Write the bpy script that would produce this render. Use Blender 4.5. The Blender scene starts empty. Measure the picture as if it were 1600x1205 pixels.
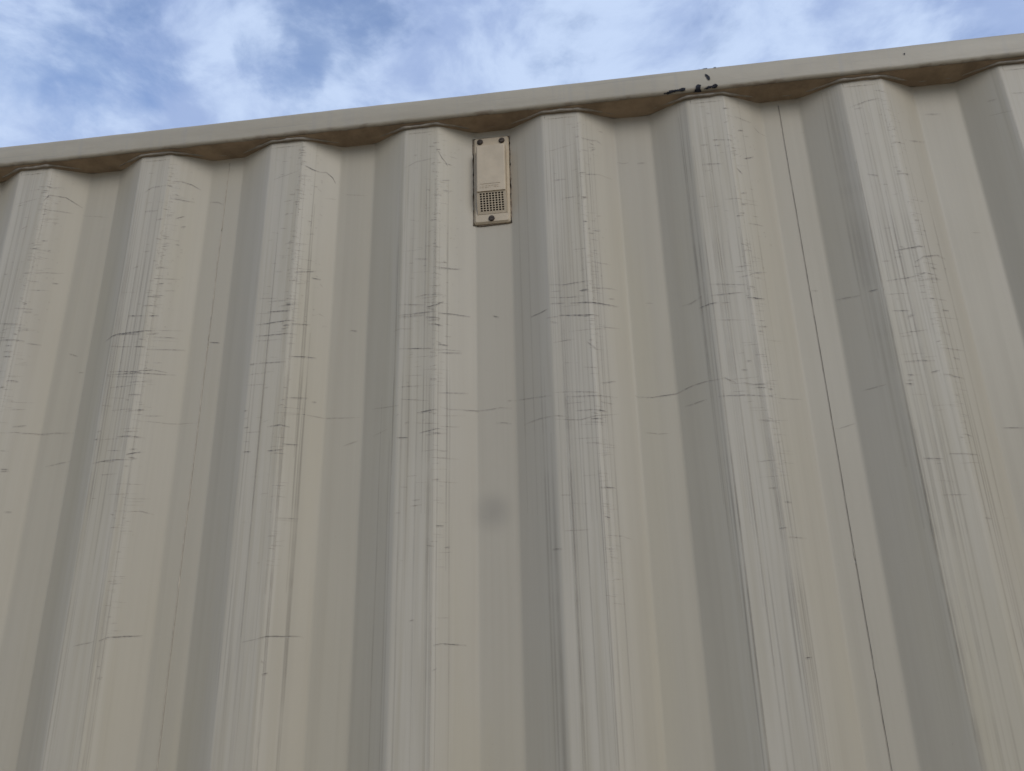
import bpy, bmesh, math, random
from mathutils import Vector, Matrix, noise

random.seed(7)
scene = bpy.context.scene
C = scene.collection
R = math.radians

# ------------------------------------------------------------------ measures (metres)
ZT = 2.535            # height of the underside of the top rail
P = 0.278             # corrugation pitch
WC, WS, WT, D = 0.0693, 0.0694, 0.0705, 0.0341   # crest, right slope, trough, depth
RAIL_OUT, RAIL_H = 0.0167, 0.0506

# ------------------------------------------------------------------ camera
cam_d = bpy.data.cameras.new('camera')
cam_d.sensor_width = 36.0
cam_d.lens = 1168.3 / 1600 * 36.0
cam_d.clip_start = 0.05
cam_d.clip_end = 2000.0
cam = bpy.data.objects.new('camera', cam_d)
C.objects.link(cam)
yaw, pit, rol = -0.1244, 0.3368, -0.0239
fwd = Vector((math.sin(yaw) * math.cos(pit), math.cos(yaw) * math.cos(pit), math.sin(pit)))
rgt = Vector((math.cos(yaw), -math.sin(yaw), 0))
upv = rgt.cross(fwd)
r2 = rgt * math.cos(rol) + upv * math.sin(rol)
u2 = upv * math.cos(rol) - rgt * math.sin(rol)
M4 = Matrix(((r2.x, u2.x, -fwd.x, 0.356), (r2.y, u2.y, -fwd.y, -1.2001), (r2.z, u2.z, -fwd.z, ZT - 0.9827), (0, 0, 0, 1)))
cam.matrix_world = M4
scene.camera = cam

# ------------------------------------------------------------------ sky
SUN_EL, SUN_AZ = 30.0, 34.0        # degrees; azimuth from straight behind the viewer towards the right
sdir = Vector((math.sin(R(SUN_AZ)) * math.cos(R(SUN_EL)), -math.cos(R(SUN_AZ)) * math.cos(R(SUN_EL)), math.sin(R(SUN_EL))))
world = bpy.data.worlds.new('World')
scene.world = world
world.use_nodes = True
nt = world.node_tree
nt.nodes.clear()


class NB:
    """small helper to write node trees"""
    def __init__(self, tree):
        self.t = tree

    def n(self, kind, **kw):
        nd = self.t.nodes.new(kind)
        for k, v in kw.items():
            setattr(nd, k, v)
        return nd

    def put(self, sock, v):
        if hasattr(v, 'is_linked') or isinstance(v, bpy.types.NodeSocket):
            self.t.links.new(v, sock)
        elif v is not None:
            sock.default_value = v

    def math(self, op, a, b=None, c=None, clamp=False):
        nd = self.n('ShaderNodeMath', operation=op, use_clamp=clamp)
        self.put(nd.inputs[0], a)
        self.put(nd.inputs[1], b)
        self.put(nd.inputs[2], c)
        return nd.outputs[0]

    def mapr(self, v, a, b, c=0.0, d=1.0, smooth=True):
        nd = self.n('ShaderNodeMapRange', interpolation_type='SMOOTHSTEP' if smooth else 'LINEAR')
        self.put(nd.inputs['Value'], v)
        nd.inputs['From Min'].default_value = a
        nd.inputs['From Max'].default_value = b
        nd.inputs['To Min'].default_value = c
        nd.inputs['To Max'].default_value = d
        return nd.outputs[0]

    def noise(self, vec, scale, detail=4.0, rough=0.5, dist=0.0, dims='3D'):
        nd = self.n('ShaderNodeTexNoise', noise_dimensions=dims)
        self.put(nd.inputs['Vector'], vec)
        nd.inputs['Scale'].default_value = scale
        nd.inputs['Detail'].default_value = detail
        nd.inputs['Roughness'].default_value = rough
        nd.inputs['Distortion'].default_value = dist
        return nd.outputs[0]

    def mapping(self, vec, loc=(0, 0, 0), rot=(0, 0, 0), scale=(1, 1, 1)):
        nd = self.n('ShaderNodeMapping')
        self.put(nd.inputs[0], vec)
        nd.inputs[1].default_value = loc
        nd.inputs[2].default_value = rot
        nd.inputs[3].default_value = scale
        return nd.outputs[0]

    def mix(self, f, a, b, blend='MIX'):
        nd = self.n('ShaderNodeMix', data_type='RGBA', blend_type=blend)
        self.put(nd.inputs[0], f)
        for s, v in ((nd.inputs[6], a), (nd.inputs[7], b)):
            if isinstance(v, tuple):
                v = tuple(v) + ((1.0,) if len(v) == 3 else ())
            self.put(s, v)
        return nd.outputs[2]


b = NB(nt)
sky = b.n('ShaderNodeTexSky', sky_type='NISHITA', sun_disc=False)
sky.sun_elevation = R(SUN_EL)
sky.sun_rotation = math.atan2(sdir.x, sdir.y)
sky.air_density, sky.dust_density, sky.ozone_density = 1.3, 0.4, 1.6
SKY_STRENGTH = 0.15
tc = b.n('ShaderNodeTexCoord')
sep = b.n('ShaderNodeSeparateXYZ')
nt.links.new(tc.outputs['Generated'], sep.inputs[0])
zc = b.math('ADD', b.math('MAXIMUM', sep.outputs[2], 0.0), 0.18)
cmb = b.n('ShaderNodeCombineXYZ')
nt.links.new(b.math('DIVIDE', sep.outputs[0], zc), cmb.inputs[0])
nt.links.new(b.math('DIVIDE', sep.outputs[1], zc), cmb.inputs[1])
CLOUD_SEED = (3.1, 1.7, 0.0)
pl = b.mapping(cmb.outputs[0], loc=CLOUD_SEED)
big = b.noise(pl, 1.6, 2.0, 0.5)
puff = b.noise(pl, 5.0, 12.0, 0.60, 0.30)
cov = b.math('ADD', b.math('MULTIPLY', big, 0.75), b.math('MULTIPLY_ADD', puff, 1.3, -0.15))
def sky_dir(px, py):
    """direction of a patch of sky, from its bearing in the photograph"""
    return (fwd + r2 * ((px - 800) / 1168.3) - u2 * ((py - 602.5) / 1168.3)).normalized()


wn = b.n('ShaderNodeTexNoise')
wn.inputs['Scale'].default_value = 9.0
wn.inputs['Detail'].default_value = 6.0
nt.links.new(tc.outputs['Generated'], wn.inputs['Vector'])
wsub = b.n('ShaderNodeVectorMath', operation='SUBTRACT')
nt.links.new(wn.outputs['Color'], wsub.inputs[0])
wsub.inputs[1].default_value = (0.5, 0.5, 0.5)
wscl = b.n('ShaderNodeVectorMath', operation='SCALE')
nt.links.new(wsub.outputs[0], wscl.inputs[0])
wscl.inputs['Scale'].default_value = 0.16
wadd = b.n('ShaderNodeVectorMath', operation='ADD')
nt.links.new(tc.outputs['Generated'], wadd.inputs[0])
nt.links.new(wscl.outputs[0], wadd.inputs[1])
wnrm = b.n('ShaderNodeVectorMath', operation='NORMALIZE')
nt.links.new(wadd.outputs[0], wnrm.inputs[0])
for bx_, by_, br_, ba_ in ((330, 110, 130, 0.20), (300, 55, 60, 0.14), (420, 45, 40, 0.12), (560, 130, 110, 0.16), (40, 150, 110, 0.06), (700, 90, 120, 0.14), (900, 30, 190, 0.14),
                           (1150, 60, 220, 0.16), (1450, 20, 230, 0.12), (445, 85, 60, -0.17), (540, 50, 85, -0.20), (620, 45, 75, -0.18), (200, 25, 110, -0.04), (190, 85, 70, -0.03), (860, 110, 90, -0.06), (480, 5, 120, -0.06)):
    dv_ = sky_dir(bx_, by_)
    dp = b.n('ShaderNodeVectorMath', operation='DOT_PRODUCT')
    nt.links.new(wnrm.outputs[0], dp.inputs[0])
    dp.inputs[1].default_value = dv_
    ca = math.cos(br_ * 1.35 / 1350)
    cov = b.math('ADD', cov, b.mapr(dp.outputs['Value'], ca, 1.0, 0.0, ba_))

mask = b.mapr(cov, 0.69, 1.06, 0.27, 1.0)   # thin veil everywhere, thick where the clouds are
shade = b.noise(b.mapping(pl, loc=(5.2, 3.3, 1.0)), 5.0, 9.0, 0.60, 0.4)
lit = b.mapr(shade, 0.36, 0.62)
CLOUD_DARK, CLOUD_LIGHT = (2.4, 3.15, 4.95), (3.8, 4.65, 6.25)
ccol = b.mix(lit, CLOUD_DARK, CLOUD_LIGHT)
skymul = b.mix(1.0, sky.outputs[0], (1.0, 1.03, 1.22), 'MULTIPLY')
col = b.mix(mask, skymul, ccol)
bg = b.n('ShaderNodeBackground')
nt.links.new(col, bg.inputs[0])
bg.inputs[1].default_value = SKY_STRENGTH
wo = b.n('ShaderNodeOutputWorld')
nt.links.new(bg.outputs[0], wo.inputs[0])

# ------------------------------------------------------------------ sun through thin cloud
sun_d = bpy.data.lights.new('sun', 'SUN')
sun_d.energy = 1.3
sun_d.angle = R(32)
sun_d.color = (1.0, 0.985, 0.955)
sun = bpy.data.objects.new('sun', sun_d)
C.objects.link(sun)
sun.rotation_euler = sdir.to_track_quat('Z', 'Y').to_euler()
sun.location = (6, -6, 8)

scene.view_settings.view_transform = 'Standard'
scene.view_settings.look = 'None'
scene.view_settings.gamma = 1.0
scene.view_settings.use_curve_mapping = False
scene.view_settings.exposure = 0.0
scene.render.engine = 'CYCLES'
scene.cycles.max_bounces = 8
scene.cycles.transparent_max_bounces = 24

# ------------------------------------------------------------------ materials
def material(name):
    m = bpy.data.materials.new(name)
    m.use_nodes = True
    m.node_tree.nodes.clear()
    nb = NB(m.node_tree)
    out = nb.n('ShaderNodeOutputMaterial')
    pr = nb.n('ShaderNodeBsdfPrincipled')
    m.node_tree.links.new(pr.outputs[0], out.inputs[0])
    return m, nb, pr, out


def paint_material():
    """weathered beige container paint; UV = (distance along the folded sheet, height) in metres, attribute crest = 1 on the outer flats"""
    m, nb, pr, out = material('beige_container_paint')
    uv = nb.n('ShaderNodeUVMap', uv_map='UVMap').outputs[0]
    at = nb.n('ShaderNodeAttribute', attribute_name='crest').outputs['Fac']
    geo = nb.n('ShaderNodeNewGeometry').outputs['Position']
    # fine vertical wash lines, mostly on the outer flats
    s1 = nb.noise(nb.mapping(uv, scale=(330, 3.0, 1)), 1.0, 3.0, 0.6)
    s2 = nb.noise(nb.mapping(uv, loc=(7, 3, 0), scale=(80, 2.4, 1)), 1.0, 3.0, 0.55)
    gate = nb.mapr(nb.noise(nb.mapping(uv, scale=(14, 1.1, 1)), 1.0, 2.0), 0.3, 0.72)
    am = nb.math('MULTIPLY_ADD', at, 0.85, 0.15)
    lines = nb.math('MULTIPLY', nb.math('MULTIPLY', nb.mapr(s1, 0.50, 0.72), gate), am)
    chalk = nb.math('MULTIPLY', nb.mapr(s2, 0.22, 0.62), am)
    tone = nb.noise(nb.mapping(geo, scale=(1, 1, 0.35)), 3.1, 4.0, 0.55)
    hue = nb.noise(nb.mapping(geo, loc=(4, 2, 9), scale=(1.6, 1, 0.5)), 2.2, 3.0, 0.5)
    base = nb.mix(nb.mapr(hue, 0.3, 0.7), (0.391, 0.338, 0.250), (0.394, 0.337, 0.238))
    base = nb.mix(nb.mapr(tone, 0.25, 0.75, 0.0, 0.22), base, (0.348, 0.288, 0.200))
    base = nb.mix(nb.math('MULTIPLY', chalk, 0.58), base, (0.468, 0.410, 0.318))
    base = nb.mix(nb.math('MULTIPLY', lines, 0.40), base, (0.215, 0.192, 0.148))
    yl = nb.noise(nb.mapping(geo, loc=(1, 6, 3), scale=(3.2, 1, 0.6)), 2.0, 3.0, 0.5)
    base = nb.mix(nb.mapr(yl, 0.50, 0.76, 0.0, 0.28), base, (0.39, 0.322, 0.190))
    run = nb.noise(nb.mapping(uv, loc=(2, 8, 0), scale=(38, 0.55, 1)), 1.0, 4.0, 0.55)
    base = nb.mix(nb.mapr(run, 0.40, 0.70, 0.0, 0.20), base, (0.29, 0.248, 0.178))
    # specks of dirt
    sp = nb.noise(geo, 420.0, 1.0, 0.5)
    base = nb.mix(nb.mapr(sp, 0.78, 0.84, 0.0, 0.45), base, (0.16, 0.14, 0.12))
    nb.put(pr.inputs['Base Color'], base)
    nb.put(pr.inputs['Roughness'], nb.mapr(tone, 0.2, 0.8, 0.42, 0.58))
    pr.inputs['Specular IOR Level'].default_value = 0.32
    bm1 = nb.n('ShaderNodeBump')
    bm1.inputs['Strength'].default_value = 0.10
    bm1.inputs['Distance'].default_value = 0.0006
    nb.put(bm1.inputs['Height'], nb.noise(geo, 650.0, 2.0, 0.6))
    bm2 = nb.n('ShaderNodeBump')
    bm2.inputs['Strength'].default_value = 0.5
    bm2.inputs['Distance'].default_value = 0.0022
    nb.put(bm2.inputs['Height'], nb.noise(nb.mapping(geo, scale=(1, 1, 0.25)), 11.0, 3.0, 0.5))
    nb.put(bm2.inputs['Normal'], bm1.outputs[0])
    nb.put(pr.inputs['Normal'], bm2.outputs[0])
    return m


def rail_material():
    m, nb, pr, out = material('beige_rail_paint')
    geo = nb.n('ShaderNodeNewGeometry').outputs['Position']
    a = nb.noise(nb.mapping(geo, scale=(0.5, 1, 3)), 9.0, 4.0, 0.6)
    run = nb.noise(nb.mapping(geo, scale=(60, 1, 3)), 1.0, 3.0, 0.6)
    base = nb.mix(nb.mapr(a, 0.3, 0.75), (0.376, 0.320, 0.228), (0.334, 0.282, 0.198))
    base = nb.mix(nb.mapr(run, 0.50, 0.75, 0.0, 0.32), base, (0.28, 0.26, 0.225))
    sc = nb.noise(nb.mapping(geo, loc=(2, 0, 1), scale=(3.0, 1, 170)), 1.0, 3.0, 0.65)
    base = nb.mix(nb.mapr(sc, 0.60, 0.72, 0.0, 0.5), base, (0.22, 0.20, 0.17))
    sp = nb.noise(geo, 300.0, 1.0)
    base = nb.mix(nb.mapr(sp, 0.77, 0.84, 0.0, 0.6), base, (0.15, 0.13, 0.11))
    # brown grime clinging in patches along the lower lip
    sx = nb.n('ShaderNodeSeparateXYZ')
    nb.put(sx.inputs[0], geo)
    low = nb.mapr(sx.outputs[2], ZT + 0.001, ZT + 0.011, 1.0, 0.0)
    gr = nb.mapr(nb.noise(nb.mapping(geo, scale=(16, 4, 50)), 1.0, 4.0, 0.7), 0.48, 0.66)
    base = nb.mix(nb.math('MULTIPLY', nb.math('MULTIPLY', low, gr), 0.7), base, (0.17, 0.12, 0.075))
    nb.put(pr.inputs['Base Color'], base)
    pr.inputs['Roughness'].default_value = 0.5
    pr.inputs['Specular IOR Level'].default_value = 0.4
    bp_ = nb.n('ShaderNodeBump')
    bp_.inputs['Strength'].default_value = 0.5
    bp_.inputs['Distance'].default_value = 0.0020
    nb.put(bp_.inputs['Height'], nb.noise(nb.mapping(geo, scale=(0.6, 1, 1)), 34.0, 4.0, 0.6))
    nb.put(pr.inputs['Normal'], bp_.outputs[0])
    return m


def plain(name, c, rough=0.6, spec=0.3, var=0.25, scale=40.0, metal=0.0, bump=0.0, bscale=200.0):
    m, nb, pr, out = material(name)
    geo = nb.n('ShaderNodeNewGeometry').outputs['Position']
    v = nb.noise(geo, scale, 4.0, 0.6)
    dk = tuple(x * (1 - var) for x in c)
    lt = tuple(min(1, x * (1 + var)) for x in c)
    nb.put(pr.inputs['Base Color'], nb.mix(nb.mapr(v, 0.3, 0.7), dk, lt))
    pr.inputs['Roughness'].default_value = rough
    pr.inputs['Specular IOR Level'].default_value = spec
    pr.inputs['Metallic'].default_value = metal
    if bump:
        bp_ = nb.n('ShaderNodeBump')
        bp_.inputs['Strength'].default_value = 0.6
        bp_.inputs['Distance'].default_value = bump
        nb.put(bp_.inputs['Height'], nb.noise(geo, bscale, 3.0, 0.6))
        nb.put(pr.inputs['Normal'], bp_.outputs[0])
    return m


def film(name, c, amount, broken=0.5, nscale=(60, 60, 60), pw=1.0, radial=False):
    """thin mark on the paint: UV y runs across the mark, soft at both edges; breaks up with noise; 'amt' attribute scales it"""
    m, nb, pr, out = material(name)
    uv = nb.n('ShaderNodeUVMap', uv_map='UVMap').outputs[0]
    sp = nb.n('ShaderNodeSeparateXYZ')
    nb.put(sp.inputs[0], uv)
    at = nb.n('ShaderNodeAttribute', attribute_name='amt').outputs['Fac']
    edge = nb.math('SUBTRACT', 1.0, nb.math('ABSOLUTE', nb.math('MULTIPLY_ADD', sp.outputs[1], 2.0, -1.0)))
    edge = nb.math('POWER', nb.math('MAXIMUM', edge, 0.0), pw)
    geo = nb.n('ShaderNodeNewGeometry').outputs['Position']
    n_ = nb.mapr(nb.noise(nb.mapping(geo, scale=nscale), 1.0, 3.0, 0.65), 0.32, 0.62, 1.0 - broken, 1.0)
    al = nb.math('MULTIPLY', nb.math('MULTIPLY', edge, n_), nb.math('MULTIPLY', at, amount), clamp=True)
    nb.put(pr.inputs['Base Color'], tuple(c) + (1.0,))
    pr.inputs['Roughness'].default_value = 0.65
    pr.inputs['Specular IOR Level'].default_value = 0.25
    nb.put(pr.inputs['Alpha'], al)
    return m


MAT = {
    'paint': paint_material(),
    'rail': rail_material(),
    'scratch': film('scratch_in_paint', (0.075, 0.066, 0.056), 1.0, 0.75, (170, 170, 60), 0.55),
    'streak': film('rain_streak', (0.145, 0.125, 0.092), 1.0, 0.6, (1, 1, 7.0), 0.9),
    'dark_spot': film('dark_spot_film', (0.20, 0.195, 0.18), 1.0, 0.12, (40, 40, 40), 1.0),
    'glint': film('painted_glint_pale_nick', (0.56, 0.50, 0.41), 1.0, 0.7, (170, 170, 60), 0.8),  # painted highlights on scratch edges, and pale nicks
    'chip': plain('bare_dark_primer', (0.018, 0.017, 0.020), 0.7, 0.2, 0.6, 160),
    'sealant': plain('beige_sealant', (0.30, 0.255, 0.19), 0.55, 0.35, 0.18, 60, bump=0.001, bscale=150),
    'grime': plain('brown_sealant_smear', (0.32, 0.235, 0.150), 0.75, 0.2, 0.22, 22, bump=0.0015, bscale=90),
    'seam': plain('weld_seam_shadow_line', (0.11, 0.098, 0.08), 0.7, 0.2, 0.3, 60),
    'bead': plain('painted_weld_bead', (0.385, 0.325, 0.235), 0.5, 0.3, 0.15, 80, bump=0.0008, bscale=260),
    'vent': plain('tan_vent_plastic', (0.445, 0.352, 0.232), 0.5, 0.35, 0.07, 30, bump=0.0002, bscale=500),
    'screw': plain('rusty_screw', (0.06, 0.045, 0.033), 0.7, 0.3, 0.5, 300, metal=0.2, bump=0.0006, bscale=500),
    'black': plain('vent_shade_black', (0.006, 0.0055, 0.005), 0.9, 0.1, 0.3, 60),
    'dirt_line': plain('dirty_caulk', (0.17, 0.13, 0.088), 0.75, 0.2, 0.5, 120, bump=0.0008, bscale=300),
    'steel': plain('galvanised_lock_bar', (0.42, 0.42, 0.41), 0.45, 0.5, 0.15, 30, metal=0.6),
    'rubber': plain('black_door_gasket', (0.02, 0.02, 0.02), 0.7, 0.3, 0.2, 30),
}


def ground_material():
    m, nb, pr, out = material('sandy_gravel')
    geo = nb.n('ShaderNodeNewGeometry').outputs['Position']
    v = nb.n('ShaderNodeTexVoronoi', feature='F1')
    nb.put(v.inputs['Vector'], geo)
    v.inputs['Scale'].default_value = 38.0
    a = nb.noise(geo, 0.7, 6.0, 0.6)
    base = nb.mix(nb.mapr(a, 0.3, 0.7), (0.30, 0.245, 0.175), (0.22, 0.18, 0.135))
    base = nb.mix(0.35, base, v.outputs['Color'], 'OVERLAY')
    nb.put(pr.inputs['Base Color'], base)
    pr.inputs['Roughness'].default_value = 0.9
    bp_ = nb.n('ShaderNodeBump')
    bp_.inputs['Strength'].default_value = 0.7
    bp_.inputs['Distance'].default_value = 0.012
    nb.put(bp_.inputs['Height'], v.outputs['Distance'])
    nb.put(pr.inputs['Normal'], bp_.outputs[0])
    return m


MAT['ground'] = ground_material()

# ------------------------------------------------------------------ helpers
def link(name, me, mat=None, parent=None, smooth=False):
    if mat is not None:
        me.materials.append(MAT[mat])
    if smooth:
        for p in me.polygons:
            p.use_smooth = True
    o = bpy.data.objects.new(name, me)
    C.objects.link(o)
    o.parent = parent
    return o


def from_bm(name, bm, mat, parent=None, smooth=False):
    bmesh.ops.recalc_face_normals(bm, faces=bm.faces)
    me = bpy.data.meshes.new(name)
    bm.to_mesh(me)
    bm.free()
    return link(name, me, mat, parent, smooth)


def add_box(bm, x0, x1, y0, y1, z0, z1, bevel=0.0):
    t = bmesh.new()
    vs = [t.verts.new((x, y, z)) for x in (x0, x1) for y in (y0, y1) for z in (z0, z1)]
    for f in ((0, 1, 3, 2), (4, 6, 7, 5), (0, 4, 5, 1), (2, 3, 7, 6), (0, 2, 6, 4), (1, 5, 7, 3)):
        t.faces.new([vs[i] for i in f])
    bmesh.ops.recalc_face_normals(t, faces=t.faces)
    if bevel:
        bmesh.ops.bevel(t, geom=list(t.edges), offset=bevel, segments=2, affect='EDGES', profile=0.5)
    merge(bm, t)


def merge(bm, t):
    base = {}
    for v in t.verts:
        base[v] = bm.verts.new(v.co)
    for f in t.faces:
        bm.faces.new([base[v] for v in f.verts])
    t.free()


def add_tube(bm, path, radius, seg=8, jitter=0.0, seed=0):
    rings = []
    n = len(path)
    for i, p in enumerate(path):
        a = path[max(i - 1, 0)]
        c = path[min(i + 1, n - 1)]
        t = (c - a).normalized()
        s = t.cross(Vector((0, 0, 1)))
        if s.length < 1e-3:
            s = t.cross(Vector((1, 0, 0)))
        s.normalize()
        u = s.cross(t)
        r = radius if not callable(radius) else radius(i)
        if jitter:
            r *= 1 + jitter * noise.noise(p * 90 + Vector((seed, 0, 0)))
        rings.append([bm.verts.new(p + (s * math.cos(q) + u * math.sin(q)) * r) for q in [2 * math.pi * k / seg for k in range(seg)]])
    for i in range(n - 1):
        for k in range(seg):
            bm.faces.new((rings[i][k], rings[i][(k + 1) % seg], rings[i + 1][(k + 1) % seg], rings[i + 1][k]))
    bm.faces.new(rings[0])
    bm.faces.new(rings[-1])


# ------------------------------------------------------------------ the folded sheet
# corners of the outer flats and troughs; the sheets are not perfectly regular
OFF = {(2, 'CL'): 0.0, (3, 'CL'): 4.0, (4, 'CL'): 4.5, (5, 'CL'): -1.0, (6, 'CL'): -3.0, (7, 'CL'): 0.5, (2, 'CR'): -6.0, (3, 'CR'): 2.0, (4, 'CR'): 1.5,
       (6, 'CR'): -3.0, (7, 'CR'): 4.0, (1, 'TR'): -1.5, (2, 'TR'): -2.0, (3, 'TR'): 1.2, (4, 'TR'): -1.0, (5, 'TR'): -2.5, (7, 'TR'): 4.5, (3, 'TL'): 1.0, (5, 'TL'): -1.5, (8, 'CL'): -2.0}
CORN = []   # (x, y) list of sharp corners
for k in range(-8, 17):
    x = (k - 4) * P
    CORN += [(x + OFF.get((k, 'CL'), 0) / 1000, 0.0), (x + WC + OFF.get((k, 'CR'), 0) / 1000, 0.0),
             (x + WC + WS + OFF.get((k, 'TL'), 0) / 1000, D), (x + WC + WS + WT + OFF.get((k, 'TR'), 0) / 1000, D)]
BEND = 0.0034   # how far each bend reaches from its corner
PROF = []       # rounded outline: (x, y)
for i in range(1, len(CORN) - 1):
    p0, p1, p2 = Vector(CORN[i - 1]), Vector(CORN[i]), Vector(CORN[i + 1])
    a = p1 + (p0 - p1).normalized() * BEND
    c = p1 + (p2 - p1).normalized() * BEND
    for t in [0, 0.2, 0.4, 0.6, 0.8, 1.0]:
        PROF.append(tuple(a * (1 - t) ** 2 + p1 * 2 * t * (1 - t) + c * t * t))
    nx = p2 + (p1 - p2).normalized() * BEND
    for t in (0.025, 0.35, 0.65, 0.975):
        PROF.append(tuple(c * (1 - t) + nx * t))


def prof_y(x):
    lo, hi = 0, len(PROF) - 1
    while hi - lo > 1:
        m_ = (lo + hi) // 2
        if PROF[m_][0] <= x:
            lo = m_
        else:
            hi = m_
    (x0, y0), (x1, y1) = PROF[lo], PROF[hi]
    return y0 + (y1 - y0) * (x - x0) / (x1 - x0)


def warp(x, z):
    """slight unevenness of the pressed sheet (towards the viewer is negative)"""
    v = Vector((x * 3.1, 0.0, z * 1.7))
    return 0.0016 * noise.noise(v) + 0.0006 * noise.noise(v * 4.3)


def surf_y(x, z):
    return prof_y(x) + warp(x, z)


SEAMS = [-0.3802 - 2 * 1.1085, -0.3802 - 1.1085, -0.3802, 0.7283, 0.7283 + 1.1085, 0.7283 + 2 * 1.1085]
Z0, Z1 = 0.21, ZT + 0.004
XL, XR = SEAMS[0], SEAMS[-1]


def sheet(name, xa, xb, z0, z1, rows, parent, mat='paint'):
    xs = [(xa, prof_y(xa))] + [p for p in PROF if xa + 0.0008 < p[0] < xb - 0.0008] + [(xb, prof_y(xb))]
    zs = [z0 + (z1 - z0) * j / rows for j in range(rows + 1)]
    verts, faces, uvs, cr = [], [], [], []
    s = 0.0
    ss = []
    for i, (x, y) in enumerate(xs):
        if i:
            s += math.hypot(x - xs[i - 1][0], y - xs[i - 1][1])
        ss.append(s + xa * 1.3)
    for j, z in enumerate(zs):
        for i, (x, y) in enumerate(xs):
            verts.append((x, y + warp(x, z), z))
            cr.append(max(0.0, 1.0 - y / (D * 0.45)))
    n = len(xs)
    for j in range(rows):
        for i in range(n - 1):
            a = j * n + i
            faces.append((a, a + 1, a + 1 + n, a + n))
    me = bpy.data.meshes.new(name)
    me.from_pydata(verts, [], faces)
    uvl = me.uv_layers.new(name='UVMap')
    for p in me.polygons:
        for li in p.loop_indices:
            vi = me.loops[li].vertex_index
            uvl.data[li].uv = (ss[vi % n], zs[vi // n])
    at = me.attributes.new('crest', 'FLOAT', 'POINT')
    at.data.foreach_set('value', cr)
    o = link(name, me, mat, parent, True)
    sol = o.modifiers.new('thickness', 'SOLIDIFY')
    sol.thickness = 0.0016
    sol.offset = -1.0
    sol.use_rim = False
    return o


# ------------------------------------------------------------------ ground
gm = bpy.data.meshes.new('ground')
gm.from_pydata([(-400, -400, 0), (400, -400, 0), (400, 400, 0), (-400, 400, 0)], [], [(0, 1, 2, 3)])
ground = link('ground', gm, 'ground')
ground['kind'] = 'structure'

# ------------------------------------------------------------------ the container
X_A, X_B = XL - 0.245, XR + 0.245        # ends
Y_BACK = 2.438 - RAIL_OUT
box = bpy.data.objects.new('shipping_container', None)
C.objects.link(box)
box['label'] = 'beige corrugated steel shipping container with scuffed, rain-streaked side under a cloudy sky'
box['category'] = 'container'

panels = []
for i in range(len(SEAMS) - 1):
    vis = 1 <= i <= 3
    xa, xb = SEAMS[i] + 0.00003, SEAMS[i + 1] - 0.00003
    panels.append(sheet('side_panel', xa, xb, Z0, Z1, 90 if vis else 30, box))


def panel_at(x):
    for i in range(len(SEAMS) - 1):
        if SEAMS[i] <= x < SEAMS[i + 1]:
            return i
    return None


# top rail: square tube with rounded corners, a little uneven from welding
def top_rail(name, y0, y1, parent):
    rr = 0.0075
    sec = []
    for cx_, cz_, a0 in ((y0 + rr, ZT + RAIL_H - rr, 90), (y0 + rr, ZT + rr, 180), (y1 - rr, ZT + rr, 270), (y1 - rr, ZT + RAIL_H - rr, 0)):
        for q in range(5):
            a = R(a0 + 90 * q / 4)
            sec.append((cx_ + rr * math.cos(a), cz_ + rr * math.sin(a)))
    n = len(sec)
    steps = int((X_B - X_A - 0.30) / 0.012)
    verts, faces = [], []
    for i in range(steps + 1):
        x = X_A + 0.15 + (X_B - X_A - 0.30) * i / steps
        for (y, z) in sec:
            w = noise.noise(Vector((x * 6.0, z * 11, y * 4))) * 0.0011 + noise.noise(Vector((x * 27.0, z * 30, 3.0))) * 0.00045
            wz = noise.noise(Vector((x * 4.0, 7.0, 0))) * 0.0006
            if z < ZT + 0.012 and y < y0 + 0.02:
                wz += noise.noise(Vector((x * 21.0, 1.5, 0))) * 0.0009
            verts.append((x, y + w, z + wz))
    for i in range(steps):
        for k in range(n):
            faces.append((i * n + k, i * n + (k + 1) % n, (i + 1) * n + (k + 1) % n, (i + 1) * n + k))
    faces.append(tuple(range(n)))
    faces.append(tuple(steps * n + k for k in range(n)))
    me = bpy.data.meshes.new(name)
    me.from_pydata(verts, [], faces)
    bm = bmesh.new()
    bm.from_mesh(me)
    bmesh.ops.recalc_face_normals(bm, faces=bm.faces)
    bm.to_mesh(me)
    bm.free()
    return link(name, me, 'rail', parent, True)


def rail_off(x, y, z):
    w = noise.noise(Vector((x * 6.0, z * 11, y * 4))) * 0.0011 + noise.noise(Vector((x * 27.0, z * 30, 3.0))) * 0.00045
    return w


rail = top_rail('top_rail', -RAIL_OUT, -RAIL_OUT + 0.062, box)

# brown sealant smeared over the underside of the rail and wavy sealant bead along the sheet
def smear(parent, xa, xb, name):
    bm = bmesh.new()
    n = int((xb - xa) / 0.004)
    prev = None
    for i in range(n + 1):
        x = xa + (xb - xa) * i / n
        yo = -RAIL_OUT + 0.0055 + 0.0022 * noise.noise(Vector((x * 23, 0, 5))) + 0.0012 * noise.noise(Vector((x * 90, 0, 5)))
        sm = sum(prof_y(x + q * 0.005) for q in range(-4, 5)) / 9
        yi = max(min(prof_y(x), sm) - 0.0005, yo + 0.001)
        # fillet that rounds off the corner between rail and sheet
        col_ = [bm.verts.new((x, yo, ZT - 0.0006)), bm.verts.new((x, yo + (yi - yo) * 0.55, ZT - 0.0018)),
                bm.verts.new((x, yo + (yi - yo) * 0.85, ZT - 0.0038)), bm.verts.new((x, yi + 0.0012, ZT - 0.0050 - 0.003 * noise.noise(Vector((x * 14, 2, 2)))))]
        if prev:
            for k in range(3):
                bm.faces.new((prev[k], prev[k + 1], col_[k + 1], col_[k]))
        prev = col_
    return from_bm(name, bm, 'grime', parent, True)


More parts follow.
